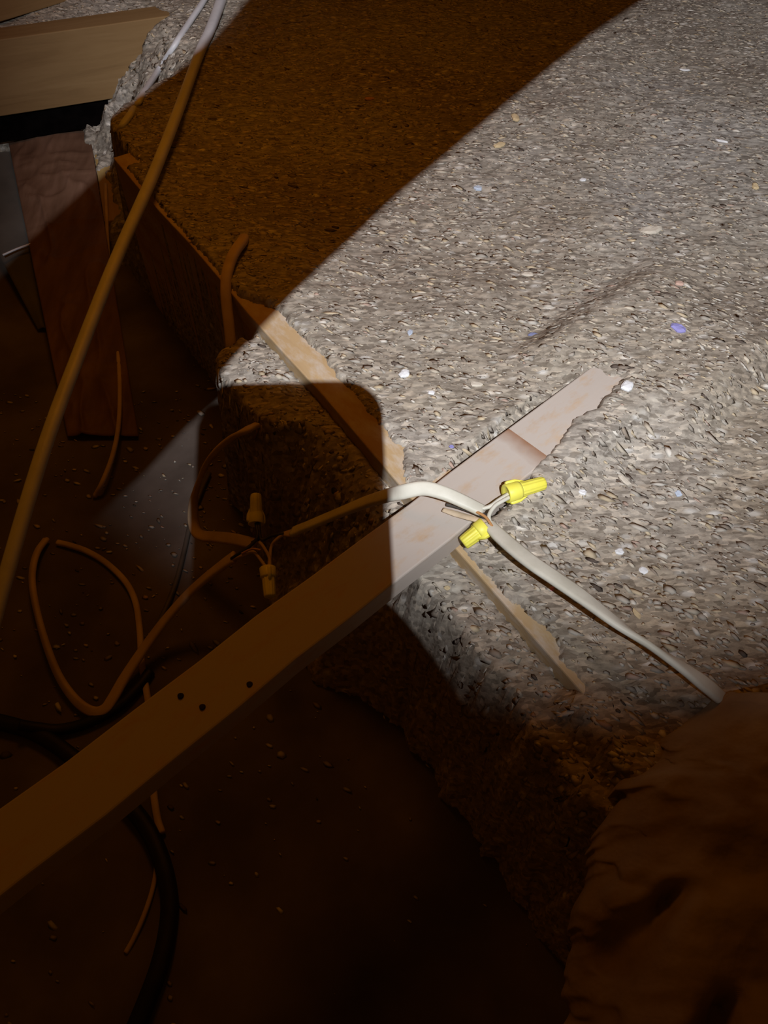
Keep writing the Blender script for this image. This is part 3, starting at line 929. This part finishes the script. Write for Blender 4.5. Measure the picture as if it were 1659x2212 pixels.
SCR = [
    (874, 806, 24, 24, 10, 'white_foam', 'foam_scrap', 'square white foam scrap above the rounded shadow corner'),
    (932, 848, 17, 10, 15, 'white_foam', 'foam_scrap', 'small white scrap right of the rounded shadow corner'),
    (1355, 834, 26, 30, 40, 'white_foam', 'foam_scrap', 'white double scrap beyond the buried end of the strip'),
    (1338, 1191, 22, 15, 25, 'white_foam', 'foam_scrap', 'white scrap right of the twisted cable, nearer the cable'),
    (1390, 1232, 23, 15, 20, 'white_foam', 'foam_scrap', 'white scrap right of the twisted cable, lower one'),
    (1258, 1063, 18, 14, 30, 'white_foam', 'foam_scrap', 'small white scrap right of the far lit wire nut'),
    (1465, 1066, 17, 15, 30, 'pale_blue_paper', 'paper_scrap', 'small pale blue scrap near the right edge, level with the wire nuts'),
    (1480, 151, 22, 8, 10, 'white_foam', 'foam_scrap', 'slim white sliver near the top right corner'),
    (1558, 304, 28, 9, 20, 'white_foam', 'foam_scrap', 'slim white sliver by the right edge below the top corner'),
    (1259, 388, 16, 9, 10, 'white_foam', 'foam_scrap', 'small white speck in the upper right of the lit fill'),
    (1032, 406, 20, 16, 5, 'pale_blue_paper', 'paper_scrap', 'faded blue scrap near the edge of the upper shadow band'),
    (886, 718, 14, 18, 0, 'pale_blue_paper', 'paper_scrap', 'pale blue scrap above the square white foam scrap'),
    (1464, 707, 40, 20, 48, 'violet_paper', 'paper_scrap', 'largest violet blue scrap at right on the lit fill'),
    (1150, 722, 24, 9, -5, 'blue_paper', 'paper_scrap', 'dark blue sliver left of the violet scrap'),
    (975, 964, 13, 8, 0, 'violet_paper', 'paper_scrap', 'tiny violet speck above the strip'),
    (1192, 1272, 12, 10, 20, 'pink_paper', 'paper_scrap', 'small pink scrap below the twisted cable'),
    (1113, 254, 18, 32, -10, 'tan_chip', 'wood_chip', 'tan wood chip near the shadow edge at top'),
    (1080, 312, 34, 14, -35, 'tan_chip', 'wood_chip', 'tan wood chip below the upper tan one'),
    (1632, 402, 16, 22, 10, 'tan_chip', 'wood_chip', 'yellowish wood chip at the right edge'),
    (1375, 1325, 34, 9, 68, 'tan_chip', 'wood_chip', 'narrow tan splinter right of the twisted cable'),
    (1349, 1036, 40, 12, 62, 'pale_chip', 'wood_chip', 'pale splinter right of the far lit wire nut'),
    (966, 1270, 14, 10, -20, 'tan_chip', 'wood_chip', 'small yellow chip below the strip beside the shadow'),
    (1140, 592, 26, 13, 5, 'pale_chip', 'wood_chip', 'pale oval chip in the middle of the lit fill'),
    (1468, 611, 24, 14, 15, 'rosy_chip', 'wood_chip', 'rosy chip above the violet scrap'),
    (798, 213, 24, 11, 5, 'orange_chip', 'wood_chip', 'orange chip inside the upper shadow band'),
    (1030, 830, 34, 14, 12, 'pale_chip', 'wood_chip', 'pale chip between white specks left of the strip end'),
    (1405, 497, 60, 24, -25, 'pale_chip', 'paper_tuft', 'large pale grey paper tuft in the upper right'),
    (1075, 1370, 14, 10, 10, 'pale_chip', 'wood_chip', 'pale chip left of the bare joist edge at bottom'),
]
for i, (u, v, a, b_, an, mt, nm, lb) in enumerate(SCR):
    scrap(u, v, a, b_, an, mt, nm, lb, nm.split('_')[0] + ' ' + nm.split('_')[1], 100 + i, thick=0.35)


# ------------------------------------------------------------------ behind the lens: what throws the big shadows
def truss_web():
    # a diagonal 2x4 roof web passing between the head torch and the floor
    rt = [(0.70, 0.73), (0.150, 0.200), (0.128, 0.183), (0.050, 0.110), (0.016, 0.0735), (-0.007, 0.0475), (-0.022, 0.0335), (-0.036, 0.017), (-1.30, -1.22)]
    lf = [(0.58, 0.78), (-0.002, 0.200), (-0.020, 0.172), (-0.053, 0.140), (-0.060, 0.132), (-0.084, 0.105), (-0.096, 0.091), (-0.110, 0.076), (-1.37, -1.17)]
    bm = bmesh.new(); rows = []
    for (a, b_), (c, d) in zip(rt, lf):
        back = lambda p, q: camp(0.0698 + (p - 0.0698) * 0.92, 0.0047 + (q - 0.0047) * 0.92, -0.136)   # sides taper to the torch; outline shaped to the shadow band
        rows.append([bm.verts.new(camp(a, b_, -0.10)), bm.verts.new(camp(c, d, -0.10)), bm.verts.new(back(c, d)), bm.verts.new(back(a, b_))])
    for A_, B_ in zip(rows, rows[1:]):
        for k in range(4):
            bm.faces.new((A_[k], A_[(k + 1) % 4], B_[(k + 1) % 4], B_[k]))
    bm.faces.new(rows[0]); bm.faces.new(rows[-1])
    o = from_bm('truss_web', bm, M['pine'], smooth=False)
    tag(o, 'diagonal roof truss web whose shadow crosses the upper left', 'truss')


truss_web()

ph = empty('smartphone', camp(-0.001, -0.026, -0.006))
tag(ph, 'smartphone held up, its rounded shadow falling beside the strip', 'phone')


def phone_slab(name, x0, x1, y0, y1, z0, z1, rad, mat):
    bm = bmesh.new(); rings = []
    pts = []
    for (cx_, cy_, a0) in ((x1 - rad, y1 - rad, 0), (x0 + rad, y1 - rad, 90), (x0 + rad, y0 + rad, 180), (x1 - rad, y0 + rad, 270)):
        for k in range(9):
            a = math.radians(a0 + k * 90 / 8)
            pts.append((cx_ + rad * math.cos(a), cy_ + rad * math.sin(a)))
    for z_, ins in ((z0, 0.0012), (z0 + 0.0012, 0), (z1 - 0.0012, 0), (z1, 0.0012)):
        mx, my = (x0 + x1) / 2, (y0 + y1) / 2
        rings.append([bm.verts.new(camp(mx + (px - mx) * (1 - ins / (x1 - x0) * 2), my + (py - my) * (1 - ins / (y1 - y0) * 2), z_)) for px, py in pts])
    for A_, B_ in zip(rings, rings[1:]):
        for k in range(len(pts)):
            bm.faces.new((A_[k], A_[(k + 1) % len(pts)], B_[(k + 1) % len(pts)], B_[k]))
    bm.faces.new(rings[0]); bm.faces.new(rings[-1])
    return from_bm(name, bm, mat, ph, smooth=False)


phone_slab('body', -0.037, 0.0352, -0.102, 0.0505, -0.0095, -0.0015, 0.0135, M['phone'])
phone_slab('screen', -0.035, 0.0332, -0.100, 0.0485, -0.0103, -0.0095, 0.012, M['glass'])

# the hand that holds it, and the sleeve
bm = bmesh.new()
sk = bm.verts.layers.skin.verify()


def chain(pts, parent=None):
    prev = parent
    for (a, b_, c, r) in pts:
        vv = bm.verts.new(camp(a + 0.029, b_ + 0.024, c))
        vv[sk].radius = (r, r)
        if prev: bm.edges.new((prev, vv))
        prev = vv
    return prev


wrist = chain([(0.062, -0.190, -0.030, 0.026)])
wrist[sk].use_root = True
palm = chain([(0.045, -0.150, -0.016, 0.026), (0.034, -0.118, -0.006, 0.022)], wrist)
chain([(0.062, -0.215, -0.036, 0.027)], wrist)
chain([(0.022, -0.100, -0.017, 0.017), (0.015, -0.078, -0.0225, 0.0125), (0.006, -0.0600, -0.0225, 0.0088), (-0.006, -0.050, -0.0205, 0.0075)], palm)
for b0, ln in ((-0.090, 0.0), (-0.107, 0.006), (-0.124, 0.003), (-0.139, -0.008)):
    chain([(0.020, b0, 0.008, 0.0098), (-0.008, b0 + 0.004, 0.0145, 0.0088), (-0.040 - ln, b0 + 0.006, 0.0135, 0.0082), (-0.064 - ln, b0 + 0.008, 0.0065, 0.0072)], palm)
me = bpy.data.meshes.new('hand')
bm.to_mesh(me); bm.free()
ho = bpy.data.objects.new('hand', me)
COL.objects.link(ho)
md = ho.modifiers.new('skin', 'SKIN'); md.use_smooth_shade = True
md = ho.modifiers.new('smooth', 'SUBSURF'); md.levels = 1; md.render_levels = 2
me.materials.append(M['skin'])
tag(ho, 'bare hand in a dark sleeve holding the smartphone', 'hand')
sl = tube('sleeve', [camp(0.091, -0.181, -0.035), camp(0.101, -0.246, -0.055), camp(0.13, -0.376, -0.10), camp(0.19, -0.60, -0.18)], [0.070, 0.085, 0.10], [0.064, 0.078, 0.09], M['sleeve'], ho)
